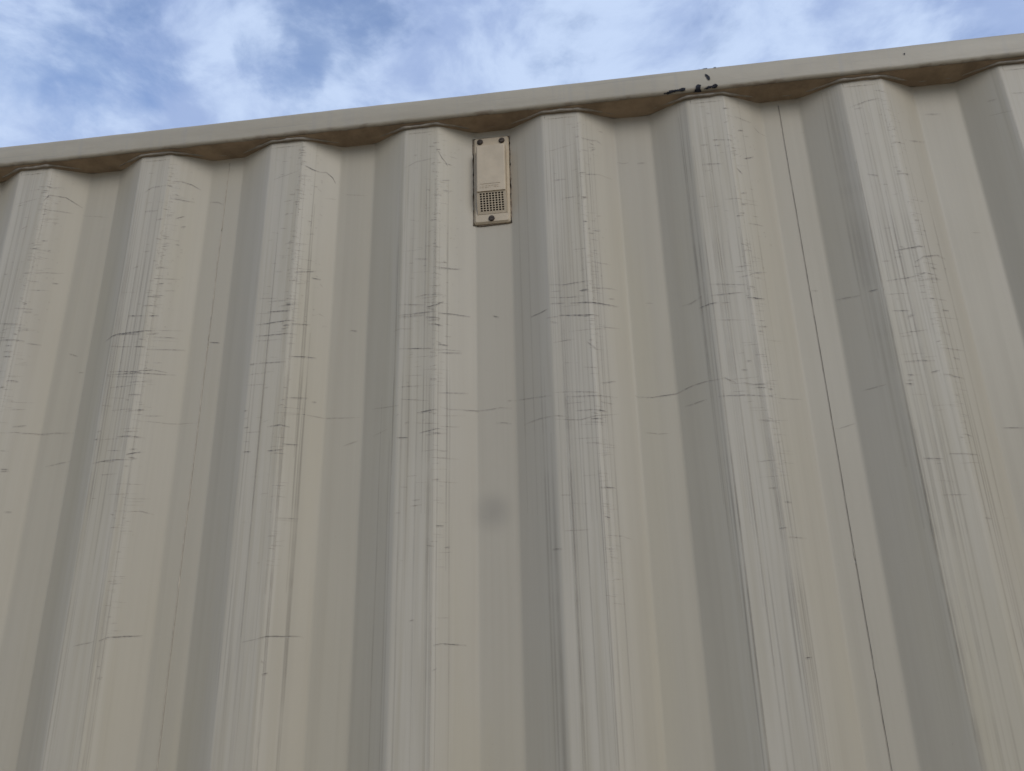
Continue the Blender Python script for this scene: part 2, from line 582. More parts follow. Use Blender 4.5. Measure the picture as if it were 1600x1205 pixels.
def bead(parent, xa, xb, seed):
    bm = bmesh.new()
    path, rads = [], []
    n = int((xb - xa) / 0.005)
    for i in range(n + 1):
        x = xa + (xb - xa) * i / n
        y = prof_y(x)
        dep = y / D
        wob = noise.noise(Vector((x * 34, seed, 0)))
        path.append(Vector((x, y * 0.80 - 0.0042 + 0.0014 * wob, ZT - 0.0030 + 0.0014 * noise.noise(Vector((x * 45, seed, 4))) + 0.0014 * dep)))
        rads.append(0.0029 - 0.0014 * dep)
    add_tube(bm, path, lambda i_: rads[i_], 8, 0.5, seed)
    return from_bm('sealant_bead', bm, 'sealant', parent, True)


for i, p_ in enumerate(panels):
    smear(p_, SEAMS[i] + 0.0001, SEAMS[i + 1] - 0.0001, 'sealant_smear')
    bead(p_, SEAMS[i] + 0.001, SEAMS[i + 1] - 0.001, i * 3.7)

# ------------------------------------------------------------------ welds between the sheets
for i in range(1, len(SEAMS) - 1):
    x = SEAMS[i]
    bm = bmesh.new()
    path = []
    n = 260
    for j in range(n + 1):
        z = Z0 + 0.01 + (ZT - 0.016 - Z0 - 0.01) * j / n
        path.append(Vector((x + 0.0009 * noise.noise(Vector((z * 9, i, 0))) - 0.0012, surf_y(x, z) + (0.0003 if i == 2 else 0.0), z)))
    blob = 0.865 if i == 2 else 0.86
    def rad(j, n=n, i=i, blob=blob):
        z = path[j].z - ZT
        r = 0.0010 if i == 2 else 0.00045
        return r * (1 + 0.3 * noise.noise(Vector((z * 60, i, 0)))) + 0.0009 * math.exp(-((z + blob) / 0.006) ** 2)
    add_tube(bm, path, rad, 8)
    wb = from_bm('weld_bead', bm, 'bead', panels[i - 1], True)
    # open edge of the lapped sheet
    bm = bmesh.new()
    prev = None
    for j in range(n + 1):
        z = path[j].z
        w = (0.0001 if i == 2 else 0.00031) * (1 + 0.9 * noise.noise(Vector((z * 40, 9, i))))
        c = path[j].x + (0.0014 if i == 2 else 0.0011)
        yv = surf_y(x, z) - 0.0005
        cur = [bm.verts.new((c - w, yv, z)), bm.verts.new((c + w, yv, z))]
        if prev:
            bm.faces.new((prev[0], prev[1], cur[1], cur[0]))
        prev = cur
    from_bm('lap_gap', bm, 'seam', panels[i - 1])

# ------------------------------------------------------------------ wear on the paint
MARKS = [(0,-828,-89,-809,-85,-772,-79), (1,-765,-88,-757,-71,-749,-71,-730,-71,-715,-80,-699,-90), (0,-823,-93,-807,-91), (0,-696,-109,-636,-119), (0,-773,-106,-712,-106),
(0,-759,-129,-733,-124), (1,-754,-179,-744,-177), (0,-734,-171,-728,-169), (0,-758,-291,-726,-287), (0,-751,-251,-708,-246), (1,-724,-270,-713,-270), (0,-762,-55,-736,-49),
(0,-540,-94,-524,-82,-488,-79), (1,-485,-69,-469,-66,-449,-71,-432,-80), (0,-531,-138,-502,-138), (0,-415,-106,-397,-108,-383,-115), (0,-490,-291,-447,-287),
(0,-482,-213,-470,-210), (1,-469,-154,-454,-146), (1,-458,-172,-450,-169), (1,-481,-301,-473,-299), (1,-467,-298,-460,-297), (0,-483,-108,-440,-111),
(0,-265,-94,-250,-89,-211,-78), (1,-200,-65,-189,-70,-174,-74), (1,-174,-74,-163,-72,-151,-82,-145,-94), (0,-238,-147,-219,-144), (0,-132,-116,-121,-121,-78,-128),
(0,-163,-132,-141,-131), (1,-169,-170,-164,-173), (0,-202,-302,-168,-296), (0,-199,-307,-188,-306), (1,-175,-311,-159,-312), (0,-161,-321,-155,-328),
(0,4,-96,28,-85,60,-80,69,-81), (1,72,-64,75,-71,79,-79,86,-88,89,-95), (0,78,-130,95,-127), (0,29,-298,56,-301), (0,71,-320,115,-316), (1,72,-203,77,-205), (1,70,-220,77,-221),
(1,-175,-114,-169,-118), (1,-187,-198,-181,-198), (0,278,-92,297,-90,318,-85,340,-79), (1,384,-43,393,-43), (0,350,-67,368,-68,380,-66,391,-74), (0,348,-94,363,-94),
(1,366,-92,376,-86), (0,294,-158,318,-157), (0,342,-151,378,-143,405,-148), (0,310,-198,334,-197), (1,347,-199,356,-198), (0,415,-107,426,-111,438,-110), (0,453,-113,471,-114),
(0,591,-102,619,-106), (1,618,-105,628,-108), (1,622,-122,632,-123), (1,642,-81,652,-79), (0,568,-154,605,-155), (0,638,-50,672,-57), (0,672,-63,683,-77,700,-84),
(1,645,-143,665,-135), (1,628,-167,638,-177), (0,555,-221,568,-221), (1,629,-220,641,-217), (1,626,-244,635,-242), (0,842,-63,857,-58,875,-52,897,-49), (0,848,-207,866,-213),
(0,893,-213,923,-211), (0,902,-146,926,-146), (0,984,-69,1011,-71), (0,937,-136,972,-129), (0,1080,-100,1110,-105), (0,1118,-68,1139,-70), (0,1083,-70,1096,-71),
(0,759,-83,766,-83), (1,902,-134,908,-133), (1,905,-119,912,-117), (1,-794,-398,-762,-399,-747,-400), (1,-779,-410,-764,-411), (0,-781,-423,-760,-423), (1,-779,-433,-761,-434),
(0,-745,-404,-720,-405), (0,-802,-362,-751,-367), (1,-759,-339,-744,-337), (1,-669,-422,-648,-429), (1,-640,-463,-628,-464), (1,-762,-484,-758,-482,-744,-483),
(1,-771,-497,-761,-496), (0,-747,-540,-724,-537), (0,-756,-585,-733,-583,-691,-584,-669,-583,-627,-585), (0,-739,-573,-718,-568), (1,-530,-368,-501,-370), (1,-488,-370,-473,-368),
(0,-503,-349,-477,-348), (1,-577,-414,-547,-405,-493,-402,-476,-399), (0,-547,-405,-499,-408), (0,-476,-399,-430,-395), (1,-489,-408,-469,-405), (0,-479,-413,-438,-411),
(0,-502,-418,-488,-419), (0,-558,-429,-513,-433), (1,-508,-433,-486,-434), (0,-478,-438,-423,-434), (1,-549,-480,-494,-484,-488,-481,-471,-479,-446,-482), (1,-554,-487,-433,-486),
(0,-552,-491,-479,-495), (0,-554,-546,-534,-549), (1,-490,-558,-474,-557), (0,-506,-529,-482,-528), (0,-486,-581,-467,-579,-433,-581,-397,-580,-347,-581),
(1,-513,-608,-489,-608,-466,-610), (1,-402,-420,-357,-423), (1,-559,-611,-549,-610), (1,-554,-596,-547,-595), (0,-488,-327,-470,-325), (0,-471,-315,-459,-313),
(1,-275,-486,-262,-485), (1,-278,-574,-269,-574), (1,-274,-589,-268,-588), (1,-273,-606,-264,-605), (1,-769,-387,-760,-387), (0,-764,-380,-752,-379),
(1,-270,-408,-211,-403,-195,-403), (1,-268,-431,-205,-429,-191,-430), (1,-262,-485,-205,-485), (1,-218,-413,-206,-412), (1,-250,-383,-204,-383), (0,-229,-373,-192,-369),
(1,-202,-474,-176,-472,-158,-473), (0,-207,-410,-171,-408), (1,-152,-408,-145,-407), (1,-100,-418,-86,-420), (0,-165,-388,-159,-384,-149,-389), (0,-270,-354,-231,-356),
(0,-201,-553,-166,-551), (1,-161,-558,-152,-558), (0,-204,-586,-174,-582,-139,-587,-73,-589), (1,-230,-607,-205,-604,-191,-607), (1,-201,-638,-176,-639), (0,-102,-640,-74,-632),
(0,-204,-304,-168,-296), (0,-200,-327,-182,-323), (0,-50,-578,-6,-582,7,-583), (0,-46,-629,-13,-621), (1,3,-600,8,-598), (0,32,-377,51,-374,88,-374), (0,1,-389,52,-394),
(1,53,-399,72,-395,84,-387), (1,0,-411,34,-410,70,-408), (0,2,-415,52,-414), (1,52,-418,70,-420,79,-422), (1,75,-411,99,-410,129,-411), (1,169,-410,181,-414), (0,57,-432,83,-435),
(0,-9,-439,4,-438,31,-439), (1,4,-476,70,-480), (1,72,-472,93,-472), (1,76,-488,115,-484), (0,69,-309,89,-306), (0,71,-322,110,-318), (0,56,-357,80,-356), (0,9,-571,60,-577),
(1,40,-598,74,-593), (0,79,-588,94,-591,150,-590,181,-587,201,-589), (0,193,-575,201,-575), (1,44,-634,79,-627), (0,56,-638,90,-635), (0,77,-623,111,-622), (1,4,-640,25,-641),
(0,172,-614,183,-614,200,-618), (0,74,-563,125,-559), (0,61,-537,74,-538), (0,57,-426,78,-424), (1,1,-582,7,-582), (1,70,-434,80,-435), (0,201,-575,274,-581),
(1,241,-426,274,-420), (0,276,-374,302,-376,356,-371), (1,330,-391,345,-388), (0,347,-386,388,-381,398,-383), (0,275,-399,319,-403), (0,276,-411,303,-412),
(1,313,-413,345,-414,362,-414,398,-415), (1,291,-435,336,-438,361,-438), (0,269,-437,291,-437), (0,276,-446,290,-449), (0,344,-446,355,-445), (0,379,-402,392,-401),
(0,444,-408,458,-410), (0,279,-486,317,-482), (0,338,-489,353,-501), (0,356,-564,383,-558), (0,298,-577,352,-581), (0,298,-586,384,-587), (0,275,-618,294,-620),
(0,277,-624,320,-628,344,-622,384,-617), (1,336,-627,357,-627), (1,342,-612,366,-613), (0,223,-622,252,-617,275,-618),
(1,414,-580,419,-583,443,-585,483,-582,503,-575,528,-571,552,-572), (0,552,-572,561,-570,578,-581), (0,590,-581,605,-585,628,-587), (1,547,-601,595,-603,625,-606),
(0,426,-647,449,-651,467,-650), (0,495,-607,530,-602), (0,506,-424,520,-424,539,-417), (1,533,-437,552,-434,566,-433), (1,554,-419,600,-418,610,-418),
(0,604,-389,622,-386,635,-379,656,-376), (0,600,-369,630,-367), (0,554,-397,617,-404), (1,614,-429,645,-429), (0,552,-465,612,-470), (0,626,-482,643,-480), (1,588,-558,599,-559),
(0,597,-544,607,-543), (1,607,-590,627,-592), (1,616,-411,622,-412), (1,535,-417,540,-416), (1,864,-363,884,-360,917,-357), (1,893,-387,910,-377,939,-369,955,-374),
(0,841,-380,855,-381), (0,862,-375,875,-374), (1,842,-417,874,-415,903,-410), (0,899,-420,937,-416), (1,813,-430,828,-430), (0,730,-409,742,-410), (0,766,-431,803,-433),
(0,907,-307,919,-305), (0,1010,-322,1025,-324), (0,843,-563,867,-562,891,-564), (0,843,-585,854,-585), (0,840,-594,853,-595), (1,839,-600,852,-601), (0,898,-588,914,-591,936,-593),
(0,782,-599,813,-596), (0,703,-658,736,-659,764,-651), (0,984,-672,1015,-674), (1,627,-593,636,-593), (0,625,-606,636,-605), (0,635,-608,687,-607), (0,890,-443,902,-444),
(0,841,-472,869,-474), (0,917,-396,932,-397), (0,888,-395,901,-395), (1,-745,-654,-731,-653), (0,-674,-647,-620,-638), (1,-554,-655,-526,-651,-480,-651), (1,-492,-642,-470,-636),
(1,-488,-647,-474,-648), (0,-727,-731,-714,-731), (0,-482,-744,-459,-742,-437,-748), (0,-535,-965,-498,-958), (1,-491,-958,-478,-952,-431,-950), (1,-485,-1015,-478,-1014),
(0,-485,-813,-477,-813), (1,-271,-650,-256,-650), (0,-241,-965,-217,-961), (1,-488,-997,-484,-997), (1,-217,-961,-201,-957,-154,-958,-149,-960), (1,-206,-994,-202,-997),
(1,-204,-1014,-195,-1012), (1,-227,-650,-200,-649), (1,73,-977,84,-975,121,-978), (0,74,-953,80,-952), (1,75,-793,87,-792), (0,87,-827,97,-826), (0,-202,-767,-168,-768),
(0,5,-769,16,-769), (0,71,-1014,79,-1010), (0,280,-752,298,-753), (0,344,-743,369,-742), (0,349,-819,375,-820,391,-825), (1,349,-789,358,-791), (0,263,-837,281,-838),
(0,841,-722,870,-724), (0,877,-717,931,-719), (0,911,-816,926,-817), (0,948,-815,955,-815), (0,627,-779,640,-779), (0,625,-833,656,-834), (0,605,-757,620,-757),
(1,625,-1007,636,-1006)]
STREAKS = [(0,-816.0,-478,0), (0,-803.3,-479,0), (0,-790.7,-480,0), (0,-759.1,-482,0), (0,-559.9,-582,-62), (0,-551.0,-503,0), (0,-546.8,-713,-193), (0,-541.9,-984,0),
(0,-528.7,-505,0), (0,-520.7,-715,-195), (0,-515.0,-587,0), (0,-503.1,-508,0), (0,-498.4,-986,-466), (0,-494.7,-1101,-197), (2,-487.7,-1331,-811), (0,-267.1,-1043,-523),
(2,-208.1,-772,-26), (2,-205.5,-1133,-613), (0,-201.5,-1000,-480), (1,-181.9,-541,-21), (1,-178.7,-769,-249), (1,-174.2,-1175,-655), (1,-171.0,-1044,-524), (0,-28.0,-1179,-659),
(0,-8.9,-1260,-740), (0,24.9,-774,-254), (0,39.4,-1056,-536), (1,50.3,-652,-132), (0,56.2,-652,-132), (1,61.8,-1056,-536), (2,67.8,-1057,-227), (1,90.0,-744,-224),
(0,94.8,-1056,-536), (0,223.7,-654,-134), (0,240.6,-659,-139), (0,255.7,-1063,-543), (0,261.1,-1147,-627), (2,268.9,-1266,-746), (0,281.4,-348,0), (0,289.0,-349,0),
(0,294.7,-673,0), (1,299.3,-1066,-546), (0,303.5,-1149,0), (0,308.8,-674,-154), (0,315.8,-675,-155), (0,320.9,-1067,0), (0,328.4,-676,0), (0,336.8,-676,-156), (0,339.1,-355,0),
(1,344.3,-1026,0), (1,347.4,-1175,-655), (1,361.4,-612,0), (0,364.6,-721,-201), (0,371.1,-1068,0), (1,536.6,-658,-138), (1,539.1,-750,0), (0,546.1,-377,0), (1,549.0,-1117,-515),
(1,555.1,-1272,-692), (0,568.7,-666,-146), (0,575.6,-814,-294), (0,579.9,-897,-177), (0,584.5,-420,0), (0,589.5,-1309,-789), (0,595.9,-699,0), (0,612.2,-639,0),
(1,614.7,-1038,-518), (1,617.2,-831,-311), (1,620.0,-1160,0), (0,622.9,-1309,-789), (1,632.7,-1038,-365), (0,635.0,-1310,-790), (0,650.8,-453,0), (0,803.6,-393,0),
(2,810.6,-431,0), (2,817.5,-612,-92), (2,825.2,-708,-188), (2,832.5,-798,-278), (2,837.0,-1197,-529), (2,839.3,-1295,-775), (0,846.4,-884,-364), (0,850.0,-1129,0),
(0,858.3,-621,0), (0,861.2,-1242,-722), (0,864.2,-1278,0), (0,872.7,-853,-176), (0,876.3,-802,0), (0,882.6,-1242,-531), (0,889.0,-449,0), (0,893.6,-483,0), (0,898.7,-625,-105),
(1,924.7,-852,-193), (0,928.7,-1207,-687), (0,933.8,-1091,-571), (0,947.6,-850,-183)]



class Marks:
    def __init__(self):
        self.v, self.f, self.uv, self.a = [], [], [], []

    def strip(self, pts, width, amt, lift, taper=True):
        n = len(pts)
        base = len(self.v)
        for i, (x, z) in enumerate(pts):
            a, c = pts[max(i - 1, 0)], pts[min(i + 1, n - 1)]
            t = Vector((c[0] - a[0], c[1] - a[1]))
            t = t.normalized() if t.length > 0 else Vector((1, 0))
            nx, nz = -t.y, t.x
            w = width * (1 if not taper else 0.35 + 0.65 * math.sin(math.pi * min(max(i / max(n - 1, 1), 0.06), 0.94)))
            f = 1.0
            if taper:
                f = 0.45 + 0.55 * min(1.0, 4 * min(i, n - 1 - i) / max(n - 1, 1) + 0.1)
            for sgn in (-1, 1):
                px, pz = x + nx * w * 0.5 * sgn, z + nz * w * 0.5 * sgn
                self.v.append((px, surf_y(px, pz) - lift, pz))
                self.a.append(amt * f)
        for i in range(n - 1):
            q = base + 2 * i
            self.f.append((q, q + 1, q + 3, q + 2))
            self.uv += [(0, 0), (0, 1), (1, 1), (1, 0)]

    def build(self, name, mat, parent):
        me = bpy.data.meshes.new(name)
        me.from_pydata(self.v, [], self.f)
        u = me.uv_layers.new(name='UVMap')
        for p in me.polygons:
            for k, li in enumerate(p.loop_indices):
                u.data[li].uv = self.uv[p.index * 4 + k]
        at = me.attributes.new('amt', 'FLOAT', 'POINT')
        at.data.foreach_set('value', self.a)
        o = link(name, me, mat, parent, True)
        o['kind'] = 'stuff'
        return o


def resample(pts, step=0.004):
    out = [pts[0]]
    for a, c in zip(pts, pts[1:]):
        d = math.hypot(c[0] - a[0], c[1] - a[1])
        n = max(1, int(d / step))
        for k in range(1, n + 1):
            t = k / n
            out.append((a[0] + (c[0] - a[0]) * t, a[1] + (c[1] - a[1]) * t))
    return out


scr = [Marks() for _ in panels]
stk = [Marks() for _ in panels]
gli = [Marks() for _ in panels]


def scratch(pts, width, amt):
    i = panel_at(pts[len(pts) // 2][0])
    if i is None:
        return
    pts = resample([(min(max(x, SEAMS[i] + 0.002), SEAMS[i + 1] - 0.002), z) for x, z in pts])
    ph = random.uniform(0, 50)
    pts = [(x, z + 0.0007 * noise.noise(Vector((x * 70, ph, 0)))) for x, z in pts]
    if len(pts) < 2:
        pts = [pts[0], (pts[0][0] + 0.003, pts[0][1])]
    scr[i].strip(pts, width, amt, 0.0006)
    if amt > 0.3:
        # pale strip below a deeper scratch: light on its dented edge, painted in
        gli[i].strip([(x, z - width * 0.8) for x, z in pts], width * 0.9, amt * 0.42, 0.0005)


for mk in MARKS:
    pts = [(mk[j] / 1000, ZT + mk[j + 1] / 1000) for j in range(1, len(mk), 2)]
    if mk[0]:
        scratch(pts, random.uniform(0.0019, 0.0029), random.uniform(0.5, 0.75))
    else:
        scratch(pts, random.uniform(0.0018, 0.0028), random.uniform(0.24, 0.42))

# unmeasured small nicks: rows of ticks down the right-hand bends of the outer flats, thin scuffs on the flats
for k in range(-6, 15):
    xe = (k - 4) * P + WC
    if panel_at(xe) is None:
        continue
    near = -2 <= k <= 11
    for t in range(190 if near else 40):
        z = -abs(random.gauss(0.0, 0.33)) - 0.02
        dens = 1.0 if k <= 4 else 0.6
        if random.random() > dens or z < -2.2:
            continue
        dx = random.choice((random.gauss(0.0, 0.0045), random.uniform(-0.05, 0.03)))
        L = random.choice((0.002, 0.003, 0.005, 0.009, 0.014))
        x0 = xe + dx - L / 2
        sl = random.gauss(0, 0.18)
        scratch([(x0, ZT + z), (x0 + L, ZT + z + sl * L)], random.uniform(0.0012, 0.0026), random.choice((0.14, 0.18, 0.25, 0.34, 0.48)))
    for t in range(26 if near else 10):
        z = -random.uniform(0.28, 0.75) + random.gauss(0, 0.05)
        L = random.uniform(0.01, 0.05)
        x0 = xe - random.uniform(-0.01, WC)
        scratch([(x0, ZT + z), (x0 + L, ZT + z + random.gauss(0, 0.04) * L)], random.uniform(0.0010, 0.0018), random.uniform(0.14, 0.38))
    for t in range((95 if k <= 4 else 45) if near else 4):
        z = -random.uniform(0.03, 0.42)
        x0 = xe + random.choice((random.uniform(-0.01, 0.045), random.gauss(0.002, 0.005)))
        L = random.uniform(0.0015, 0.004)
        scratch([(x0, ZT + z), (x0 + L, ZT + z)], random.uniform(0.0018, 0.003), random.uniform(0.25, 0.7))
    for t in range(120 if near else 20):
        z = -random.uniform(0.06, 0.95)
        if noise.noise(Vector((z * 7, k * 3.3, 0))) < -0.05:
            continue
        L = random.uniform(0.005, 0.022)
        x0 = xe + random.uniform(-0.006, 0.010)
        pp = [(x0, ZT + z), (x0 + L, ZT + z + random.gauss(0, 0.06) * L)]
        if random.random() < 0.4:
            i = panel_at(x0)
            gli[i].strip(resample(pp), random.uniform(0.0012, 0.002), random.uniform(0.1, 0.3), 0.0005)
        else:
            scratch(pp, random.uniform(0.0011, 0.0018), random.uniform(0.10, 0.28))
    # horizontal press line just under the rail
    xc = (k - 4) * P
    scratch([(xc + 0.004, ZT - 0.017), (xc + WC - 0.006, ZT - 0.017)], 0.0016, 0.5)
    scratch([(xc + 0.004, ZT - 0.007), (xc + 0.0045, ZT - 0.017)], 0.0016, 0.35)


def streak(x, z0, z1, width, amt):
    i = panel_at(x)
    if i is None:
        return
    z0 = max(z0, Z0 + 0.02)
    n = max(4, int((z1 - z0) / 0.04))
    ph = random.uniform(0, 50)
    pts = [(x + 0.0008 * noise.noise(Vector((ph, (z0 + (z1 - z0) * j / n) * 5, 0))), z0 + (z1 - z0) * j / n) for j in range(n + 1)]
    stk[i].strip(pts, width, amt, 0.0004)


for kind, x, za, zb in STREAKS:
    w, a = ((0.0042, 0.15), (0.0038, 0.25), (0.0100, 0.15))[kind]
    # washed lines run on down the sheet
    streak(x / 1000, ZT + za / 1000 - 0.12, ZT + min(zb / 1000 + 0.1, -0.012), w * random.uniform(0.85, 1.3), a * random.uniform(0.85, 1.1))
for k in range(-6, 15):
    xc = (k - 4) * P
    known = 1 <= k <= 7
    for t in range(6 if known else 16):
        x = xc + random.uniform(-0.012, WC + 0.016)
        za = random.uniform(-2.0, -0.6)
        streak(x, ZT + za, ZT - random.uniform(0.012, 0.25), random.uniform(0.002, 0.005), random.uniform(0.08, 0.22))

for i, p_ in enumerate(panels):
    if scr[i].v:
        scr[i].build('scratches', 'scratch', p_)
    if gli[i].v:
        gli[i].build('glints_and_nicks', 'glint', p_)
    if stk[i].v:
        stk[i].build('rain_streaks', 'streak', p_)


def dark_spot(x, z, r, amt, parent):
    """round darker spot: rings of faces, faint towards the rim"""
    me = bpy.data.meshes.new('dark_spot')
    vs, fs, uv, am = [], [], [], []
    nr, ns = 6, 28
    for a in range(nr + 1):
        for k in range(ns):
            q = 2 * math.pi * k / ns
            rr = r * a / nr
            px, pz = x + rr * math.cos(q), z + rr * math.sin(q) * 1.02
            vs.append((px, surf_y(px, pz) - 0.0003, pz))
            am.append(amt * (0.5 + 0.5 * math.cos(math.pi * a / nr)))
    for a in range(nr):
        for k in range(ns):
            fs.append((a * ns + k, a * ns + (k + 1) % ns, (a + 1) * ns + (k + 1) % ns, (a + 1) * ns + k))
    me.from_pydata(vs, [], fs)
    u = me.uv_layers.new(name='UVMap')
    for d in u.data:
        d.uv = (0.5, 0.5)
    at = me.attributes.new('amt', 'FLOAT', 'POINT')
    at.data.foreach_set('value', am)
    return link('dark_spot', me, 'dark_spot', parent, True)


dark_spot(0.1644, ZT - 0.768, 0.046, 0.17, panels[panel_at(0.1644)])

# ------------------------------------------------------------------ chipped paint on the rail
def inside(px, pz, poly):
    r = False
    for (x0, z0), (x1, z1) in zip(poly, poly[1:] + poly[:1]):
        if (z0 > pz) != (z1 > pz) and px < x0 + (x1 - x0) * (pz - z0) / (z1 - z0):
            r = not r
    return r


def chip(outline, x, z, s=1.0, name='paint_chip'):
    """bare patch following the face of the rail and its rounded edges; outline in mm"""
    bm = bmesh.new()
    rr = 0.0075
    st = 0.6
    vd = {}
    def vert(i, j):
        if (i, j) not in vd:
            px, pz = i * st, j * st
            zz = z + pz / 1000 * s
            h = min(max(zz - ZT, 0.0), RAIL_H)
            y = -RAIL_OUT
            dz = rr - h if h < rr else (h - RAIL_H + rr if h > RAIL_H - rr else 0.0)
            if dz > 0:
                y = -RAIL_OUT + rr - math.sqrt(max(rr * rr - dz * dz, 0))
            vd[(i, j)] = bm.verts.new((x + px / 1000 * s, y + rail_off(x, y, ZT + h) - 0.0012, ZT + h + (0.0004 if h > RAIL_H - 0.004 else (-0.0008 if h < 0.004 else 0))))
        return vd[(i, j)]
    xs_, zs_ = [o[0] for o in outline], [o[1] for o in outline]
    for i in range(int(min(xs_) / st) - 1, int(max(xs_) / st) + 1):
        for j in range(int(min(zs_) / st) - 1, int(max(zs_) / st) + 1):
            cx_, cz_ = (i + 0.5) * st, (j + 0.5) * st
            jx, jz = 1.2 * noise.noise(Vector((cx_ * 0.5, cz_ * 0.5, x * 50))), 1.0 * noise.noise(Vector((cx_ * 0.5, cz_ * 0.5, 9 + x * 50)))
            if inside(cx_ + jx, cz_ + jz, outline):
                bm.faces.new((vert(i, j), vert(i + 1, j), vert(i + 1, j + 1), vert(i, j + 1)))
    return from_bm(name, bm, 'chip', rail)


CX = 0.555   # middle of the chipped stretch of rail
chip([(-40, 0), (-26, 3.5), (-10, 4.2), (-3, 6), (2, 5), (1, 1), (-5, 0.5), (-18, 1), (-30, -0.8)], CX - 0.005, ZT + 0.0015)
chip([(-7, -2), (-3, 3), (-1, 9), (4, 11), (8, 8), (6, 3), (8, -1), (2, -3)], CX + 0.018, ZT + 0.001)
chip([(-14, 0), (-6, 3), (2, 3.5), (7, 6), (11, 5), (12, 1), (7, -1), (0, 0.5), (-8, -1)], CX + 0.044, ZT + 0.002)
chip([(-3, 10), (1, 9), (5, 3), (6, -4), (3, -5), (0, 0), (-2, 5)], CX + 0.038, ZT + 0.0235, 1.0)
chip([(-14, -1), (-4, 0.6), (4, 1.2), (5, -1.6), (-4, -2)], CX + 0.037, ZT + 0.0492)
chip([(-2, -2), (0, 1), (3, 0), (2, -3)], CX + 0.055, ZT + 0.0488)
chip([(-3, 2.5), (2, 2.5), (1, 0), (0, -3), (-1, -2), (-0.6, 0.4)], 0.9485, ZT + 0.0285, 0.8)


# ------------------------------------------------------------------ the air vent
vent = bpy.data.objects.new('air_vent', None)
C.objects.link(vent)
vent.parent = box
vent['label'] = 'tan plastic air vent with square perforated grille screwed in a trough'
VX0, VX1 = 0.1372, 0.2072
VZ0, VZ1 = ZT - 0.2195, ZT - 0.0235
VY = D + 0.0006          # back of the vent on the sheet
TILT = 0.0


def prism(bm, x0, x1, z0, z1, yb, yf, inset, corner=0.0, seg=4):
    """plate with rounded corners; front face smaller by inset"""
    def loop(a, y):
        X0, X1, Z0_, Z1_ = x0 + a, x1 - a, z0 + a, z1 - a
        c = max(corner - a * 0.5, 0.0005)
        out = []
        for cx_, cz_, a0 in ((X1 - c, Z1_ - c, 0), (X0 + c, Z1_ - c, 90), (X0 + c, Z0_ + c, 180), (X1 - c, Z0_ + c, 270)):
            for q in range(seg + 1):
                t = R(a0 + 90 * q / seg)
                out.append(bm.verts.new((cx_ + c * math.cos(t), y, cz_ + c * math.sin(t))))
        return out
    l0 = loop(0, yb)
    l1 = loop(0, yf + (yb - yf) * 0.35)
    l2 = loop(inset * 0.75, yf + 0.0008)
    l3 = loop(inset, yf)
    for a, c in ((l0, l1), (l1, l2), (l2, l3)):
        n = len(a)
        for k in range(n):
            bm.faces.new((a[k], a[(k + 1) % n], c[(k + 1) % n], c[k]))
    bm.faces.new(l3)
    bm.faces.new(l0)


PF = VY - 0.0085         # front of the base plate
bm = bmesh.new()
prism(bm, VX0, VX1, VZ0, VZ1, VY + 0.001, PF, 0.0035, 0.005)
plate = from_bm('base_plate', bm, 'vent', vent)

# dirty caulk line round the plate
bm = bmesh.new()
cp = []
m_ = 0.0012
for (xa, za), (xb, zb) in zip([(VX0 - m_, VZ0), (VX0 - m_, VZ1 + m_), (VX1 + m_, VZ1 + m_), (VX1 + m_, VZ0)], [(VX0 - m_, VZ1 + m_), (VX1 + m_, VZ1 + m_), (VX1 + m_, VZ0), (VX0 - m_, VZ0 - m_)]):
    for t in range(12):
        x, z = xa + (xb - xa) * t / 12, za + (zb - za) * t / 12
        cp.append(Vector((x + 0.0008 * noise.noise(Vector((x * 90, z * 90, 1))), prof_y(x) - 0.0012, z + 0.0008 * noise.noise(Vector((x * 90, z * 90, 5))))))
add_tube(bm, cp, 0.0017, 8, 0.5, 2)
from_bm('caulk_line', bm, 'dirt_line', vent, True)

# hood: raised box, open below where the grille slopes back to the plate
HX0, HX1 = 0.1448, 0.2022
HZ1, HZ0 = ZT - 0.0548, ZT - 0.1608
HF = PF - 0.0185
GZ0 = ZT - 0.2000
bm = bmesh.new()
ins = 0.0022
top_b = [(HX0, PF + 0.001, HZ1), (HX1, PF + 0.001, HZ1)]
def V(x, y, z):
    return bm.verts.new((x, y, z))
# front, top, sides (sides run down along the grille as low cheeks)
f = [V(HX0 + ins, HF, HZ0), V(HX1 - ins, HF, HZ0), V(HX1 - ins, HF, HZ1 - ins), V(HX0 + ins, HF, HZ1 - ins)]
r_ = [V(HX0, HF + 0.003, HZ0 - 0.0005), V(HX1, HF + 0.003, HZ0 - 0.0005), V(HX1, HF + 0.003, HZ1), V(HX0, HF + 0.003, HZ1)]
k_ = [V(HX0, PF + 0.001, HZ0 - 0.0005), V(HX1, PF + 0.001, HZ0 - 0.0005), V(HX1, PF + 0.001, HZ1), V(HX0, PF + 0.001, HZ1)]
bm.faces.new(f)
for a, c in ((f, r_), (r_, k_)):
    for q in (1, 2, 3):
        bm.faces.new((a[q], a[(q + 1) % 4], c[(q + 1) % 4], c[q]))
# lip under the hood
lip = [V(HX0 + ins, HF + 0.0025, HZ0 + 0.0005), V(HX1 - ins, HF + 0.0025, HZ0 + 0.0005)]
bm.faces.new((f[0], lip[0], lip[1], f[1]))
bm.faces.new((f[0], r_[0], lip[0]))
bm.faces.new((f[1], lip[1], r_[1]))
hood = from_bm('hood', bm, 'vent', vent)
bev = hood.modifiers.new('soft_edges', 'BEVEL')
bev.width = 0.0008
bev.segments = 2
bev.limit_method = 'ANGLE'

